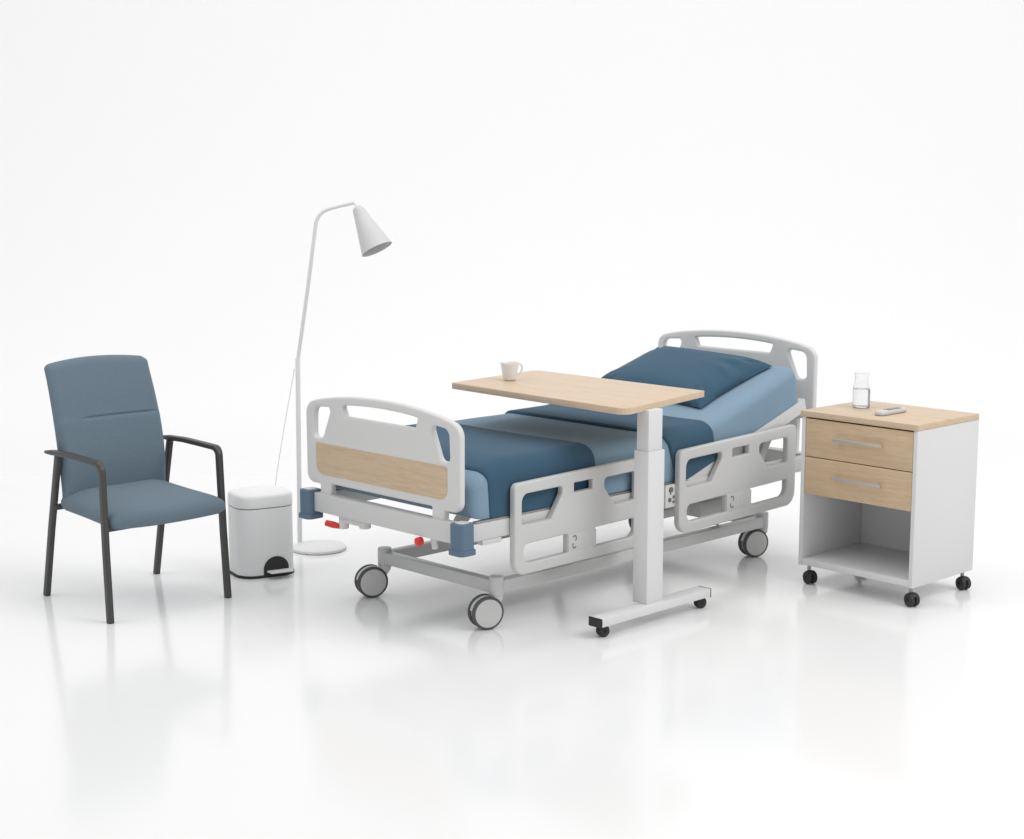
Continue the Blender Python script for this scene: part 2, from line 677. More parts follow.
# corner bumpers
for uu, vv in ((-0.236, -0.110), (-0.236, 0.893), (2.20, -0.110), (2.20, 0.893)):
    sec = rrect(0.079, 0.079, 0.020, 6)
    bm = loft([[(uu + p.x * k, vv + p.y * k, z) for p in sec] for k, z in
               ((0.90, .523), (0.97, .5215), (1.0, .518), (1.0, .420), (1.02, .415), (1.14, .414), (1.16, .411),
                (1.16, .396), (1.13, .393))])
    b = part('corner_bumper', bm, 'bumper', bed)
    cap = prism(rrect(0.05, 0.05, 0.014, 5), [], .004, .001, 2)
    remap(cap, (1, 0, 0), (0, 1, 0), (0, 0, 1), (uu, vv, .524))
    part('bumper_cap', cap, 'bed_metal', b)

# chassis ----------------------------------------------------------
ch = bmesh.new()
for vv in (0.02, 0.76):
    join(ch, box(0.10, 1.93, vv - .024, vv + .024, 0.150, 0.205, .004))
join(ch, box(0.056, 0.104, 0.04, 0.74, 0.152, 0.207, .004))
join(ch, box(1.926, 1.974, 0.04, 0.74, 0.152, 0.207, .004))
for uu in (0.08, 1.95):
    for vv in (0.02, 0.76):
        join(ch, cyl((uu, vv, 0.143), (uu, vv, 0.224), 0.032, n=40, bev=.004))
part('chassis', ch, 'bed_metal', bed)
# lift arms between chassis and upper frame
for vv in (0.10, 0.66):
    part('lift_arm', sweep([(1.22, vv, 0.44), (1.12, vv, 0.20)], rrect(.035, .05, .008), (0, 1, 0)), 'bed_metal', bed)
    part('lift_arm', sweep([(1.84, vv, 0.45), (1.66, vv, 0.20)], rrect(.035, .05, .008), (0, 1, 0)), 'bed_metal', bed)
la = box(1.46, 1.72, 0.02, 0.20, 0.262, 0.345, .02)
join(la, box(1.715, 1.92, 0.08, 0.14, 0.285, 0.325, .006))
join(la, box(1.20, 1.465, 0.08, 0.14, 0.285, 0.325, .006))
part('lift_motor', la, 'bed_metal', bed)


# casters ----------------------------------------------------------
def bed_caster(cu, cv, deg, trail=.050):
    """twin-wheel caster with its stem at (cu, cv); deg turns the trail direction"""
    a = R(deg)
    tr = Vector((math.cos(a), math.sin(a), 0))       # trail direction
    ax = Vector((-tr.y, tr.x, 0))                     # axle
    rad = 0.0725
    c = Vector((cu, cv, rad)) + tr * trail
    fork = sweep([Vector((cu, cv, .148)), Vector((cu, cv, .132)), Vector((cu, cv, .118)) + tr * .012,
                  c + Vector((0, 0, .012)) - tr * .01],
                 rrect(.05, .05, .012), ax)
    # mudguard between the wheels
    arc = []
    for k in range(15):
        b = R(20 + 150 * k / 14)
        arc.append(c + (-tr * math.cos(b) + Vector((0, 0, 1)) * math.sin(b)) * (rad - .012))
    join(fork, sweep(arc, rrect(.020, .02, .004), ax))
    join(fork, cyl((cu, cv, .1425), (cu, cv, .131), .030, n=32, bev=.002))
    f = part('caster', fork, 'bed_grey', bed)
    for s in (1, -1):
        ty = lathe([(.052, -.010), (.066, -.0105), (.0705, -.008), (.0725, -.004), (.0725, .004), (.0705, .008),
                    (.066, .0105), (.052, .010)], 56)
        remap(ty, tr, (0, 0, 1), ax, c + ax * (s * .0235))
        part('tyre', ty, 'tyre', f)
        hb = lathe([(0, -.0115), (.058, -.0115), (.0635, -.0095), (.0635, .0095), (.058, .0115), (.03, .0125),
                    (0, .0128)], 56)
        remap(hb, tr, (0, 0, 1), ax * s, c + ax * (s * .0235))
        part('hub_cap', hb, 'hub', f)
    return f


bed_caster(0.08, 0.02, 160)
bed_caster(0.08, 0.76, 158, .066)
bed_caster(1.95, 0.02, 160)
bed_caster(1.95, 0.76, 160)

# brake pedals under the foot beam
p1 = cyl((-0.205, 0.695, 0.43), (-0.205, 0.695, 0.368), 0.022, n=28, bev=.004)
join(p1, cyl((-0.195, 0.56, 0.43), (-0.195, 0.56, 0.388), 0.026, n=28, bev=.004))
join(p1, box(-0.225, -0.185, 0.56, 0.70, 0.398, 0.4275, .006))
part('pedal_bracket', p1, 'bed_grey', bed)
part('pedal_bracket', sweep([(-0.195, 0.112, 0.43), (-0.193, 0.110, 0.405), (-0.190, 0.106, 0.372)], rrect(.026, .018, .005), (0, 1, 0)),
     'bed_grey', bed)
lv = sweep([(-0.22, 0.705, 0.378), (-0.232, 0.735, 0.382), (-0.248, 0.768, 0.388)], circle(.0150, 16), (1, 0, 0),
           scales=[.75, 1.0, .9])
part('brake_pedal', lv, 'red', bed, 'red brake pedal pointing outwards at the far corner')
lv = cyl((-0.232, 0.140, 0.408), (-0.262, 0.144, 0.406), .0185, n=28, bev=.006)
part('brake_pedal', lv, 'red', bed, 'round red brake button seen end on')


# side rails -------------------------------------------------------
def side_rail(u0, sx, dz, tilt):
    W = 0.905
    T = 0.034
    sq = lambda pts: [(p[0] * sx, *p[1:]) for p in pts]
    outer = round_poly(sq([(0.0, .258, .062), (W, .258, .070), (W, .662, .026), (.002, .650, .028)]), 10)
    winl = round_poly(sq([(.049, .472, .012), (.050, .602, .035), (.314, .604, .014), (.312, .570, .03), (.237, .472, .010)]), 6)
    slot = round_poly(sq([(.393, .567, .004), (.393, .608, .004), (.522, .609, .004), (.522, .567, .004)]), 3)
    winr = round_poly(sq([(.603, .604, .035), (W - .070, .606, .022), (W - .072, .478, .010), (.679, .476, .008), (.605, .560, .03)]), 6)
    lowl = round_poly(sq([(.060, .306, .045), (.350, .308, .003), (.350, .390, .003), (.060, .388, .028)]), 6)
    lowr = round_poly(sq([(.541, .308, .003), (W - .072, .310, .055), (W - .072, .394, .004), (.541, .392, .003)]), 6)
    bm = prism(outer, [winl, slot, winr, lowl, lowr], T, .008, 3)
    V0 = -0.150
    fn = lambda r, z: (u0 + r * sx, z + dz + tilt * r)
    for v in bm.verts:
        x, y, z = v.co
        a, b = fn(x / sx, y)
        v.co = Vector((a, V0 + T / 2 + z, b))
    bmesh.ops.recalc_face_normals(bm, faces=bm.faces[:])
    r = part('side_rail', bm, 'rail_grey', bed)
    # latch plate in the middle, set a little proud of the rail face
    a0, z0 = fn(.348, .3125)
    a1, z1 = fn(.540, .387)
    lp = box(a0 + .004, a1 + .003, V0 - .002, V0 + .03, z0, z1, .002)
    for q in (.30, .42, .52):
        join(lp, box(a0 + q * .2 + .05, a0 + q * .2 + .0515, V0 - .0026, V0, z0 + .004, z1 - .004, 0))
    p = part('latch_plate', lp, 'rail_grey', r)
    mk = bmesh.new()
    for cz, sw in ((.366, (-60, 150)), (.336, (130, 330))):
        arc = []
        for k in range(13):
            b = R(sw[0] + (sw[1] - sw[0]) * k / 12)
            aa, zz = fn(.392 + .012 * math.cos(b), cz + .012 * math.sin(b))
            arc.append((aa, V0 - .0022, zz))
        join(mk, sweep(arc, rrect(.0062, .001, .0002, 1), (0, 0.001, 1)))
    part('latch_mark', mk, 'mark', p)
    # mounting arms to the frame
    arm = box(u0 + .40, u0 + .50, -0.118, -0.075, .385, .445, .006)
    join(arm, box(u0 + .41, u0 + .49, -0.118, -0.100, .32 + dz, .40, .004))
    part('rail_arm', arm, 'bed_metal', r)
    return r


side_rail(0.023, 0.915, 0.000, 0.004)
side_rail(1.085, 1.0, 0.012, 0.018)

# angle dials on the near side beam
dp = box(1.018, 1.10, -0.124, -0.112, .40, .507, .003)
dl = part('control_panel', dp, 'bed_grey', bed)
dd = bmesh.new()
join(dd, cyl((1.053, -.124, .484), (1.053, -.131, .484), .013, n=24, bev=.002))
part('dial', dd, 'mark', dl)
dd = bmesh.new()
join(dd, cyl((1.046, -.124, .437), (1.046, -.129, .437), .010, n=20, bev=.001))
join(dd, box(1.068, 1.078, -.128, -.123, .44, .455, .001))
join(dd, box(1.066, 1.080, -.128, -.123, .420, .430, .001))
join(dd, box(1.048, 1.056, -.127, -.123, .462, .467, .001))
part('button', dd, 'mark', dl)

# small lever hanging under the frame behind the foot-end rail
sl = sweep([(0.50, .60, .43), (0.47, .60, .37), (0.44, .60, .345)], rrect(.03, .03, .008), (0, 1, 0))
join(sl, sweep([(0.44, .60, .350), (0.41, .60, .330), (0.40, .60, .315)], rrect(.07, .03, .008), (0, 1, 0)))
part('release_lever', sl, 'bed_metal', bed)


# ================================================================== MATTRESS AND BEDDING
def smooth_max(x, k):
    """softplus-like ramp: 0 below, x above, blended over +-k"""
    if x <= -k:
        return 0.0
    if x >= k:
        return x
    return (x + k) ** 2 / (4 * k)


U0M, U1M = -0.165, 2.102
V0M, V1M = -0.098, 0.915


def mat_bottom(u):
    return Vector((u, 0, 0.516 + 0.317 * smooth_max(u - 1.20, .05)))


def mat_top(t):
    """t runs 0..1 along the mattress, returns the top point"""
    u = U0M + (U1M - U0M) * t
    lean = -0.042 * max(0, min(1, (u - 1.2) / .89))
    ut = u + lean
    crown = 0.0
    return Vector((ut, 0, 0.745 + 0.322 * smooth_max(ut - 1.345, .13) + crown))


def mat_point(t, h, v):
    u = U0M + (U1M - U0M) * t
    b = mat_bottom(u)
    tp = mat_top(t)
    p = b.lerp(tp, h)
    d = (u - U0M)
    if d < .24 and h > .4:                # the foot end rolls over softly
        d = max(d, 0.0)
        p.z -= .078 * (1 - d / .24) ** 1.9 * (h - .4) / .6
    return Vector((p.x, v, p.z))


def mat_section(n_side=9, r=0.066, grow=0.0):
    """(v, h01, dn) around the section starting at the far bottom, over the top, to the near bottom"""
    H = 0.229
    pts = []
    lo, hi = V0M - grow, V1M + grow
    for k in range(8):
        pts.append((hi, H * k / 8 * (1 - r / H)))
    for k in range(n_side + 1):
        a = math.pi / 2 * k / n_side
        pts.append((hi - r + r * math.cos(a), H - r + r * math.sin(a) + grow))
    for k in range(1, 24):
        v = (hi - r) + (lo + r - hi + r) * k / 24
        pts.append((v, H + grow))
    for k in range(n_side + 1):
        a = math.pi / 2 * (1 - k / n_side)
        pts.append((lo + r - r * math.cos(a), H - r + r * math.sin(a) + grow))
    for k in range(7, -1, -1):
        pts.append((lo, H * k / 8 * (1 - r / H)))
    return [(v, z / H) for v, z in pts]


def build_mattress():
    sec = mat_section()
    rings = []
    ts = [0.0, .002, .006, .012, .02, .03] + [0.04 + 0.93 * k / 70 for k in range(71)] + [.98, .988, .994, .998, 1.0]
    vm, rr = (V0M + V1M) / 2, 0.05
    L = U1M - U0M
    for t in ts:
        d = min(t, 1 - t) * L
        s = 0.0
        if d < rr:
            s = rr - math.sqrt(max(rr * rr - (rr - d) ** 2, 0))
        ring = []
        kx = ((V1M - V0M) / 2 - s) / ((V1M - V0M) / 2)
        kz = (0.229 - 2 * s * .7) / 0.229
        for v, h in sec:
            hh = .5 + (h - .5) * kz
            ring.append(mat_point(t, hh, vm + (v - vm) * kx))
        rings.append(ring)
    bm = loft(rings)
    # gentle unevenness of a fitted sheet
    for v in bm.verts:
        n = noise.noise(Vector((v.co.x * 5, v.co.y * 5, v.co.z * 5 + 3)))
        v.co.z += 0.002 * n
    return bm


mattress = solo('mattress', build_mattress(), 'sheet', BED,
                'pale blue sheeted mattress bent up at the head, lying on the hospital bed', 'mattress')


def cover(ul, ur, grow, thick, nt_=40, drop0=0.0, seed=0.0, far_drop=0.0):
    """a cloth laid across the mattress; ul(q, v), ur(q, v): its edges as u, q in 0..1 along the section"""
    sec = mat_section(9, .066, grow)
    n = len(sec)
    L = U1M - U0M
    bm = bmesh.new()
    outer, inner = [], []
    for i, (v, h) in enumerate(sec):
        q = i / (n - 1)
        a, b = ul(q, v), ur(q, v)
        ro, ri = [], []
        for k in range(nt_ + 1):
            s = k / nt_
            u = a + (b - a) * s
            # edges rolled down a little
            e = min(s, 1 - s) * (b - a)
            roll = 0.0
            if e < thick:
                roll = thick - math.sqrt(max(thick * thick - (thick - e) ** 2, 0))
            t = (u - U0M) / L
            tc = min(max(t, 0), 1)
            p = mat_point(tc, h, v)
            if t < 0:
                p.x += t * L
            w = 0.003 * noise.noise(Vector((u * 4 + seed, v * 6, p.z * 6)))
            # push out along the section normal
            j0, j1 = sec[max(i - 1, 0)], sec[min(i + 1, n - 1)]
            tv = Vector((j1[0] - j0[0], (j1[1] - j0[1]) * .229)).normalized()
            nv = Vector((-tv.y, tv.x))
            if nv.dot(Vector((v - VC, (h - .5) * .229 * 4))) < 0:
                nv = -nv
            po = p + Vector((0, nv.x, nv.y)) * (thick + w * .6 - roll * .8)
            ro.append(bm.verts.new(po))
            ri.append(bm.verts.new(p + Vector((0, nv.x, nv.y)) * (-.003 + w * .6)))
        outer.append(ro)
        inner.append(ri)
    for rows, fl in ((outer, False), (inner, True)):
        for A, B in zip(rows, rows[1:]):
            for k in range(nt_):
                f = (A[k], A[k + 1], B[k + 1], B[k])
                bm.faces.new(f[::-1] if fl else f)
    for A, B, C, D in zip(outer, outer[1:], inner, inner[1:]):
        bm.faces.new((A[0], B[0], D[0], C[0]))
        bm.faces.new((A[-1], C[-1], D[-1], B[-1]))
    for k in range(nt_):
        bm.faces.new((outer[0][k], inner[0][k], inner[0][k + 1], outer[0][k + 1]))
        bm.faces.new((outer[-1][k], outer[-1][k + 1], inner[-1][k + 1], inner[-1][k]))
    bmesh.ops.recalc_face_normals(bm, faces=bm.faces[:])
    return bm


bl = cover(lambda q, v: -0.090 + 0.020 * max(0, (q - .75)) * 4,
           lambda q, v: 0.528 + 0.05 * max(0, (q - .6)) * 2.5, .003, .007, 44, seed=1.0)
solo('blanket', bl, 'blanket', BED, 'dark blue blanket spread across the foot half of the mattress next to the footboard', 'blanket', angle=60)
bl = cover(lambda q, v: 0.978 + 0.42 * max(0, q - .66),
           lambda q, v: 1.358 + 0.16 * max(0, q - .66), .003, .010, 34, seed=5.0)
solo('blanket', bl, 'blanket', BED, 'dark blue folded throw across the middle of the mattress below the pillow', 'blanket', angle=60)


def build_pillow():
    HW, HH, TH = 0.395, 0.272, 0.082
    nx, ny = 90, 64
    bm = bmesh.new()
    grid = {}
    for side in (1, -1):
        for i in range(nx + 1):
            for j in range(ny + 1):
                a = -1 + 2 * i / nx
                b = -1 + 2 * j / ny
                edge = i in (0, nx) or j in (0, ny)
                if edge and side == -1:
                    grid[(side, i, j)] = grid[(1, i, j)]
                    continue
                # outline pulled in between the corners
                x = a * HW * (1 - .045 * (1 - b * b) * abs(a) ** 3) 
                y = b * HH * (1 - .06 * (1 - a * a) * abs(b) ** 3)
                prof = ((1 - a ** 4) * (1 - b ** 4)) ** .46
                t = TH * prof * (1 - .1 * a * a)
                if side == -1:
                    t *= .18
                # creases running in from the corners
                da = 1 - abs(a)
                db = 1 - abs(b)
                cor = math.exp(-(da * da + db * db) / .12)
                ang = math.atan2(db * HH, da * HW)
                cr = (0.011 if side == 1 else 0.003) * cor * math.sin(ang * 13 + 2 * (a > 0) + 3 * (b > 0)) * min(1, 6 * min(da, db))
                if side == 1:       # a few soft pulls running in from the near end
                    for (cx_, cy_, an, ln, am) in ((.32, .02, 2.75, .10, .010), (.33, .09, 2.95, .11, -.009), (.31, .15, 3.3, .10, .009),
                                                   (.30, -.10, 2.5, .12, .006), (-.30, -.14, .6, .10, .005)):
                        dx, dy = x - cx_, y - cy_
                        al = dx * math.cos(an) + dy * math.sin(an)
                        ac = -dx * math.sin(an) + dy * math.cos(an)
                        cr += am * math.exp(-(al / ln) ** 2 - (ac / .022) ** 2) * prof
                cr += 0.002 * noise.noise(Vector((x * 7, y * 9, side * 2.0))) * prof
                z = side * t + cr
                grid[(side, i, j)] = bm.verts.new((x, y, z))
    for side in (1, -1):
        for i in range(nx):
            for j in range(ny):
                f = [grid[(side, i, j)], grid[(side, i + 1, j)], grid[(side, i + 1, j + 1)], grid[(side, i, j + 1)]]
                bm.faces.new(f if side == 1 else f[::-1])
    th2 = math.atan(0.322)
    # local x across the bed, local y up the backrest
    rot = R(-4)
    c0 = Vector((1.768, 0.428, 0.892))
    ey = Vector((math.cos(th2), 0, math.sin(th2)))
    en = Vector((-math.sin(th2), 0, math.cos(th2)))
    ex = Vector((0, -1, 0))
    fx = ex * math.cos(rot) + ey * math.sin(rot)
    fy = ey * math.cos(rot) - ex * math.sin(rot)
    remap(bm, fx, fy, en, c0)
    return bm


solo('pillow', build_pillow(), 'pillow', BED, 'dark blue pillow leaning on the raised head end of the mattress', 'pillow', angle=80)

# ================================================================== OVERBED TABLE
tbl = thing('overbed_table', 'wheeled overbed table with oak top on one white telescopic post beside the bed', 'table', BED,
            (0.615, -0.375, 0))
tt = prism(round_poly([(.402, -.418, .048), (1.090, -.283, .008), (1.100, .799, .040), (.467, .725, .010)], 8), [], .029, .003, 2)
remap(tt, (1, 0, 0), (0, 1, 0), (0, 0, 1), (0, 0, 0.9405))
part('table_top', tt, 'wood_table', tbl)
po = box(0.560, 0.666, -0.411, -0.330, 0.088, 0.754, .003)
pst = part('post', po, 'white', tbl)
pi = box(0.566, 0.656, -0.405, -0.338, 0.754, 0.930, .003)
part('inner_post', pi, 'white', tbl)
bb = box(0.256, 0.972, -0.432, -0.360, 0.052, 0.089, .003)
part('base_bar', bb, 'white', tbl)
for a, b in ((0.2495, 0.2565), (0.9715, 0.9755)):
    part('end_cap', box(a, b, -0.433, -0.359, 0.050, 0.090, .002), 'dark', tbl)


def small_caster(parent, p, deg, r=.026, gap=.011, stem_top=.09, wheel_mat='dark', stem='grey_metal', w=.009):
    a = R(deg)
    tr = Vector((math.cos(a), math.sin(a), 0))
    ax = Vector((-tr.y, tr.x, 0))
    c = Vector((p[0], p[1], r))
    hood = []
    for k in range(17):
        b = R(-15 + 160 * k / 16)
        hood.append(c + (-tr * math.cos(b) + Vector((0, 0, 1)) * math.sin(b)) * (r * .80))
    bm = sweep(hood, rrect(gap * 2 + .006, r * .5, .004), ax)
    join(bm, cyl(c - ax * (gap + w), c + ax * (gap + w), r * .3, n=16))
    f = part('caster', bm, wheel_mat, parent)
    if stem:
        s = c - tr * .010
        sm = cyl((s.x, s.y, r * 1.7), (s.x, s.y, stem_top), .0085, n=16, bev=.001)
        part('stem', sm, stem, f)
    for s in (1, -1):
        wl = lathe([(0, -w), (r * .75, -w), (r * .93, -w * .7), (r, 0), (r * .93, w * .7), (r * .75, w), (0, w)], 32)
        remap(wl, tr, (0, 0, 1), ax, c + ax * (s * gap))
        part('wheel', wl, wheel_mat, f)
    return f


small_caster(tbl, (0.300, -0.394), 165, .0255, .0105, .053, stem=None)
small_caster(tbl, (0.945, -0.394), 165, .0255, .0105, .053, stem=None)

# mug on the table
MUG = Frame(*BED.pt((0.716, 0.590, 0)).xy, 30)
mug = thing('mug', 'white ceramic mug with a thin handle, standing on the overbed table', 'mug', MUG, (0, 0, 0.956))
outer = [(0, .000), (.020, .000), (.026, .002), (.029, .010), (.034, .040), (.0385, .068), (.0405, .079), (.0400, .0802),
         (.0390, .079), (.0368, .066), (.032, .040), (.027, .012), (.020, .007), (0, .006)]
bm = lathe([(r_ * 1.09, z_ * 1.05) for r_, z_ in outer], 48)
for v in bm.verts:
    v.co.z += .956
part('cup', bm, 'ceramic', mug, angle=60)
hp = bez([(.034, 0, .067), (.046, 0, .071), (.056, 0, .064), (.0585, 0, .050), (.053, 0, .035), (.043, 0, .026), (.031, 0, .022)], 6)
hd = sweep(hp, circle(.0036, 10), (0, 1, 0))
ca, sa = math.cos(R(-10)), math.sin(R(-10))
for v in hd.verts:
    v.co *= 1.07
    v.co = Vector((v.co.x * ca - v.co.y * sa, v.co.x * sa + v.co.y * ca, v.co.z + .956))
part('handle', hd, 'ceramic', mug)

# ================================================================== BEDSIDE CABINET
CAB = Frame(1.782, 6.892, 43.27)       # x: depth away from the front, y: along the front to the left
cab = thing('bedside_cabinet', 'white wheeled bedside cabinet with oak top, two oak drawers and an open shelf', 'cabinet', CAB,
            (0.25, 0.314, 0))
part('top', box(-.004, .506, -.002, .630, .8005, .828, .0025), 'wood_top', cab)
part('side_panel', box(0, .508, 0, .020, .090, .800, .0015), 'white_lam', cab)
part('side_panel', box(0, .508, .602, .622, .090, .800, .0015), 'white_lam', cab)
part('back_panel', box(.480, .498, .0205, .6015, .092, .799, .001), 'white_lam', cab)
part('bottom_panel', box(.001, .4795, .0205, .6015, .094, .124, .0015), 'white_lam', cab)
part('divider', box(.022, .4795, .0205, .6015, .438, .452, .001), 'white_lam', cab)
for z0, z1 in ((.616, .793), (.437, .612)):
    d = part('drawer', box(.002, .021, 0.0225, .5995, z0, z1, .0015), 'wood_drawer', cab)
    zc = (z0 + z1) / 2 + .010
    hb = box(-.034, -.024, .165, .432, zc - .0065, zc + .0065, .003)
    for y in (.185, .412):
        join(hb, cyl((-.026, y, zc), (.004, y, zc), .0045, n=14))
    part('handle', hb, 'handle', d)
for p in ((.030, .570), (.028, .012), (.458, .012), (.458, .575)):
    small_caster(cab, (p[0] + .004, p[1] + .006), 250, .031, .0140, .0945, w=.0120)

# glass carafe with water on the cabinet
GL = Frame(*CAB.pt((.276, .487, 0)).xy, 0)
car = thing('carafe', 'clear glass carafe half full of water, standing on the bedside cabinet', 'carafe', GL, (0, 0, .829))
gp = [(0, .001), (.034, .001), (.0395, .003), (.0408, .008), (.0408, .080), (.0398, .095), (.0362, .110), (.0328, .122),
      (.0325, .148), (.0362, .1640), (.0350, .1645), (.0310, .148), (.0313, .122), (.0347, .110), (.0383, .095), (.0393, .080),
      (.0393, .011), (.034, .009), (0, .009)]
bm = lathe(gp, 64)
for v in bm.verts:
    v.co.z += .829
part('glass', bm, 'glass', car, angle=60)
wp = [(0, .0085), (.0338, .0085), (.0397, .0108), (.0397, .080), (.0394, .088), (0, .088)]
bm = lathe(wp, 64)
for v in bm.verts:
    v.co.z += .829
part('water', bm, 'water', car, angle=40)

# handset on the cabinet
RM = Frame(1.742, 7.235, 42.0)
rem = thing('remote_control', 'small white handset with a grey screen, lying on the bedside cabinet', 'remote control', RM, (0, 0, .8285))
body = inset_outline = round_poly([(-.105, -.026, .020), (.108, -.021, .017), (.108, .021, .017), (-.105, .026, .020)], 8)
rings = []
for ins, z in ((.006, .000), (.002, .002), (.000, .008), (.001, .014), (.004, .0185), (.009, .0210), (.016, .0218)):
    rings.append([(p.x, p.y, z + .8287 + .03 * (.5 - p.x) * 0) for p in inset_poly(body, ins)])
part('body', loft(rings), 'remote', rem, angle=50)
sc = prism(round_poly([(-.040, -.0155, .003), (.066, -.0140, .003), (.066, .0140, .003), (-.040, .0155, .003)], 4), [], .0016, .0004, 2)
remap(sc, (1, 0, 0), (0, 1, 0), (0, 0, 1), (0, 0, .8287 + .0220))
part('screen', sc, 'screen', rem)

# ================================================================== ARMCHAIR
CH = Frame(-1.728, 7.097, 44.5)        # x: across (viewer's right), y: backwards
chair = thing('armchair', 'blue upholstered visitor chair with charcoal legs and open armrests', 'chair', CH)
SEC = rrect(.025, .033, .006, 4)


def W(w, f, z):
    return Vector((w, -f, z))


# front legs with the armrest growing out of them
for s in (-1, 1):
    xb, xt = (-.314, -.297) if s < 0 else (.292, .300)
    leg = sweep([W(xb, .312, 0.0), W((xb + xt) / 2, .283, .31), W(xt, .262, .615)], SEC, (1, 0, 0))
    part('leg', leg, 'chair_frame', chair)
    arm = [W(xt, .262, .615), W(xt, .2605, .645)]
    for k in range(1, 9):
        a = math.pi / 2 * k / 8
        arm.append(W(xt, .2605 - .036 + .036 * math.cos(a), .651 + .036 * math.sin(a)))
    arm += [W(xt, .12, .690), W(xt, -.02, .693), W(xt * 1.0, -.16, .688), W(xt, -.215, .684)]
    sc_ = [1.0] * (len(arm) - 2) + [.95, .75]
    prof = rrect(.030, .020, .006, 4)
    bm = bmesh.new()
    # section changes from leg to the flatter armrest
    rings = []
    side = Vector((1, 0, 0))
    n = len(arm)
    for i, p in enumerate(arm):
        t = (arm[min(i + 1, n - 1)] - arm[max(i - 1, 0)]).normalized()
        nn = t.cross(side)
        k = min(1, i / 9)
        pw, ph = .025 + (.035 - .025) * k, .033 + (.022 - .033) * k
        if i == n - 1:
            pw, ph = .026, .014
        rings.append([p + side * q[0] + nn * q[1] for q in rrect(pw, ph, .006, 4)])
    bm.free()
    part('armrest', loft(rings), 'chair_frame', chair)
    # rear leg splaying backwards
    rb, rt = (-.280, -.286) if s < 0 else (.302, .292)
    leg = sweep([W(rb, -.306, 0.0), W((rb + rt) / 2, -.226, .33), W(rt, -.132, .682)], SEC, (1, 0, 0))
    part('leg', leg, 'chair_frame', chair)
# crossbars under the seat
for f, z in ((.262, .402), (-.185, .432)):
    part('crossbar', box(-.292, .292, -f - .011, -f + .011, z - .013, z + .013, .004), 'chair_frame', chair)
for s in (-1, 1):
    part('seat_bar', sweep([W(s * .20, .25, .408), W(s * .20, -.19, .432)], rrect(.03, .02, .004), (1, 0, 0)), 'chair_frame', chair)


def build_seat():
    pts = [(-.282, -.30, .06)]
    for k in range(0, 13):
        a = -1 + 2 * k / 12
        pts.append((.238 * a + .004, -(.356 - (.040 if a < 0 else .022) * a * a)))
    pts += [(.297, -.325, .05), (.296, -.20, .05), (.274, .19, .05), (-.272, .19, .05)]
    # counter-clockwise already: front edge first (y negative)
    ol = round_poly(pts, 8)
    dense = []
    n = len(ol)
    for i in range(n):
        a, b = ol[i], ol[(i + 1) % n]
        m = max(1, int((b - a).length / .02))
        for k in range(m):
            dense.append(a.lerp(b, k / m))
    rings = []
    H = .078
    prof = [(.055, 0.0), (.034, .004), (.017, .012), (.006, .025), (0.0, .042), (.001, .056), (.007, .070), (.018, .082), (.034, .090),
            (.06, .096), (.10, .101), (.15, .104), (.20, .105)]
    for ins, z in prof:
        rg = []
        for p in dense:
            L = p.length
            c = Vector((0, -.06))
            d = (p - c)
            k = max(0.02, (d.length - ins) / d.length)
            q = c + d * k
            z0 = .391 + (.022 * (q.y + .33) / .5)         # seat falls a little towards the front
            # corners of the seat droop slightly
            rg.append((q.x, q.y, z0 + z - .012 * (abs(q.x) / .27) ** 4 * (z / H)))
        rings.append(rg)
    return loft(rings)


part('seat', build_seat(), 'chair_fabric', chair, angle=70)


def build_back():
    zb, zt = .405, 1.088
    ny, nx = 150, 56
    bm = bmesh.new()
    grid = {}

    def half_w(h):
        w = .262 + .006 * math.sin(math.pi * min(1, max(0, (h - .50) / .5)))
        # rounded lower corners
        d = h - zb
        if d < .05:
            w -= .05 - math.sqrt(max(.05 ** 2 - (.05 - d) ** 2, 0))
        return w

    def top_z(a):
        # bowed top edge with rounded corners
        z = zt - .020 * a * a
        e = (1 - abs(a)) * .262
        if e < .030:
            z -= .030 - math.sqrt(max(.030 ** 2 - (.030 - e) ** 2, 0))
        return z

    def centre_f(h):
        # recline with a slight lumbar curve
        s = (h - .42) / .66
        return -.165 - .085 * s - .045 * s * s + .026 * math.sin(math.pi * s)

    for side in (1, -1):
        for i in range(nx + 1):
            a = -1 + 2 * i / nx
            a = math.copysign(1 - (1 - abs(a)) ** 1.5, a) if a else 0.0
            for j in range(ny + 1):
                b = j / ny
                h = zb + (top_z(a) - zb) * b
                e = 1 if i in (0, nx) or j in (0, ny) else 0
                if e and side == -1:
                    grid[(side, i, j)] = grid[(1, i, j)]
                    continue
                hw = half_w(h)
                x = a * hw
                # distance to the rim sets the pillowy thickness
                d = min((1 - abs(a)) * hw, (top_z(a) - h), (h - zb) + .004)
                rr = .030
                prof = 1.0 if d > rr else math.sqrt(max(1 - (1 - d / rr) ** 2, 0))
                t = .030 * prof
                g = 0.0
                if side == 1:
                    u = (h - .822)
                    fade = min(1, max(0, (1 - abs(a)) * 5)) * (1 if x > -.10 else max(0, 1 - (-.10 - x) / .06))
                    g = -.0085 * math.exp(-(u / .0050) ** 2) * fade
                    g += .006 * prof * (1 / (1 + math.exp(u / .008)))
                    # lumbar bulge and shallow dish across
                    g += .010 * math.exp(-((h - .60) / .14) ** 2) * prof
                dish = .018 * (x / .26) ** 2
                f = centre_f(h) + side * t + g + dish
                grid[(side, i, j)] = bm.verts.new(W(x, f, h))
    for side in (1, -1):
        for i in range(nx):
            for j in range(ny):
                q = [grid[(side, i, j)], grid[(side, i + 1, j)], grid[(side, i + 1, j + 1)], grid[(side, i, j + 1)]]
                if len(set(q)) == 4:
                    bm.faces.new(q if side == 1 else q[::-1])
    bmesh.ops.recalc_face_normals(bm, faces=bm.faces[:])
    return bm


part('backrest', build_back(), 'chair_fabric', chair, angle=70)

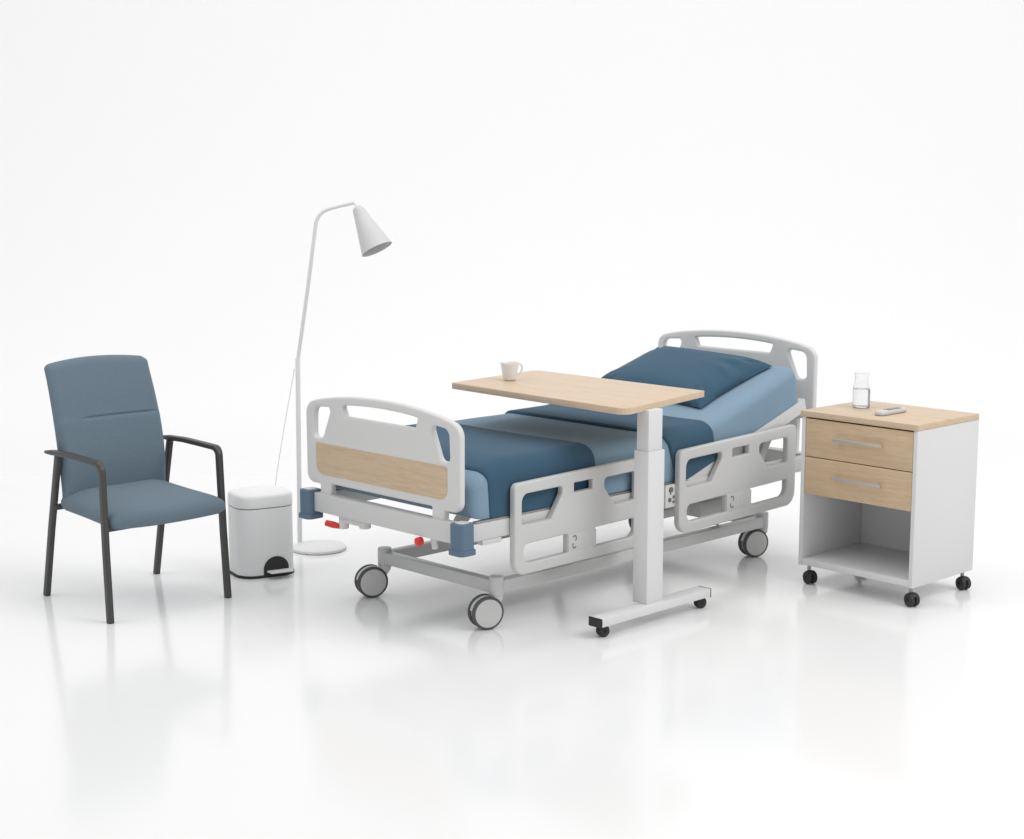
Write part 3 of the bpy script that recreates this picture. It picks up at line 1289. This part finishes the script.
# ================================================================== PEDAL BIN
BIN = Frame(-1.220, 7.560, 30.0)       # x: along the pedal face, -y: towards the viewer
pb = thing('pedal_bin', 'small white pedal bin with rounded lid and black base ring', 'bin', BIN)
sec = round_poly([(-.144, -.119, .085), (.141, -.119, .075), (.141, .119, .075), (-.144, .119, .075)], 12)
ns = len(sec)


def ring_at(k, z, dy=0.0, grow=0.0):
    return [(p.x * k, p.y * k + dy, z) for p in inset_poly(sec, -grow)]


body = loft([ring_at(.985, .012), ring_at(1.0, .014), ring_at(1.0, .31), ring_at(1.0, .336), ring_at(.985, .337)])
part('body', body, 'bin_white', pb)
part('base_ring', loft([ring_at(1.0, .000, 0, .002), ring_at(1.0, .001, 0, .004), ring_at(1.0, .011, 0, .004), ring_at(1.0, .0135, 0, .001)]), 'dark', pb)
part('seam', loft([ring_at(.99, .3365), ring_at(.99, .3415)]), 'mark', pb)
lid = loft([ring_at(.99, .341), ring_at(1.0, .3415, 0, .001), ring_at(1.0, .345, 0, .002), ring_at(1.0, .386, 0, .001), ring_at(.99, .394),
            ring_at(.965, .400), ring_at(.92, .404), ring_at(.80, .408), ring_at(.60, .412), ring_at(.35, .415), ring_at(.15, .416)])
part('lid', lid, 'bin_white', pb, angle=50)
# black arch recess plate and the pedal
arch = [(-.068, .004), (.060, .004), (.060, .030)]
for k in range(0, 17):
    a = math.pi * k / 16
    arch.append((-.004 + .064 * math.cos(a), .040 + .060 * math.sin(a)))
am = prism([Vector(p) for p in arch], [], .004, .001, 2)
remap(am, (1, 0, 0), (0, 0, 1), (0, -1, 0), (.032, -.1202, 0))
part('pedal_recess', am, 'dark', pb)
pd = prism(round_poly([(-.058, -.045, .012), (.058, -.045, .012), (.058, .02, .004), (-.058, .02, .004)], 6), [], .009, .003, 3)
remap(pd, (1, 0, 0), (0, 1, -.08), (0, .08, 1), (.036, -.142, .032))
part('pedal', pd, 'lamp_white', pb)

# ================================================================== FLOOR LAMP
LP = Frame(-1.109, 8.124, 0.0)
lamp = thing('floor_lamp', 'slim white floor lamp with a cone shade on a bent arm', 'lamp', LP)
bs = lathe([(0, .002), (.136, .002), (.140, .004), (.141, .010), (.140, .016), (.136, .0185), (0, .0195)], 72)
for v in bs.verts:
    v.co += Vector((.110, -.085, 0))
part('base', bs, 'lamp_white', lamp)
for a in (250, 330, 90, 10):
    part('foot', cyl((.110 + .128 * math.cos(R(a)), -.085 + .128 * math.sin(R(a)), 0), (.110 + .128 * math.cos(R(a)), -.085 + .128 * math.sin(R(a)), .006), .010, n=16),
         'dark', lamp)
part('pole', cyl((0, 0, .018), (0.008, 0, .985), .0125, n=24, bev=.002), 'lamp_white', lamp)
arm = bez([(.006, 0, .960), (.022, 0, 1.06), (.066, 0, 1.34), (.108, 0, 1.63), (.118, 0, 1.685), (.143, 0, 1.725), (.180, 0, 1.745),
           (.235, 0, 1.760), (.311, 0, 1.777)], 8)
part('arm', sweep(arm, circle(.0098, 16), (0, 1, 0)), 'lamp_white', lamp)
part('shade_joint', sweep([(.306, 0, 1.776), (.318, -.004, 1.764), (.330, -.008, 1.750)], circle(.0045, 10), (0, 1, 0)), 'lamp_white', lamp)
axv = Vector((.100, -.050, -.205)).normalized()
sh = lathe([(.0, .0), (.018, .001), (.024, .005), (.028, .012), (.083, .240), (.0835, .2415), (.0815, .2415), (.0795, .237), (.030, .018), (0, .010)], 64)
q = axv.to_track_quat('Z', 'Y')
for v in sh.verts:
    v.co = q @ v.co + Vector((.324, -.006, 1.756))
part('shade', sh, 'lamp_shade', lamp, angle=50)
cord = bez([(-.010, 0, .93), (-.022, .004, .87), (-.075, .012, .60), (-.118, .02, .36), (-.150, .03, .14), (-.20, .05, .02), (-.30, .10, .004),
            (-.42, .12, .004)], 8)
part('cord', sweep(cord, circle(.0022, 8), (0, 1, 0)), 'lamp_white', lamp)
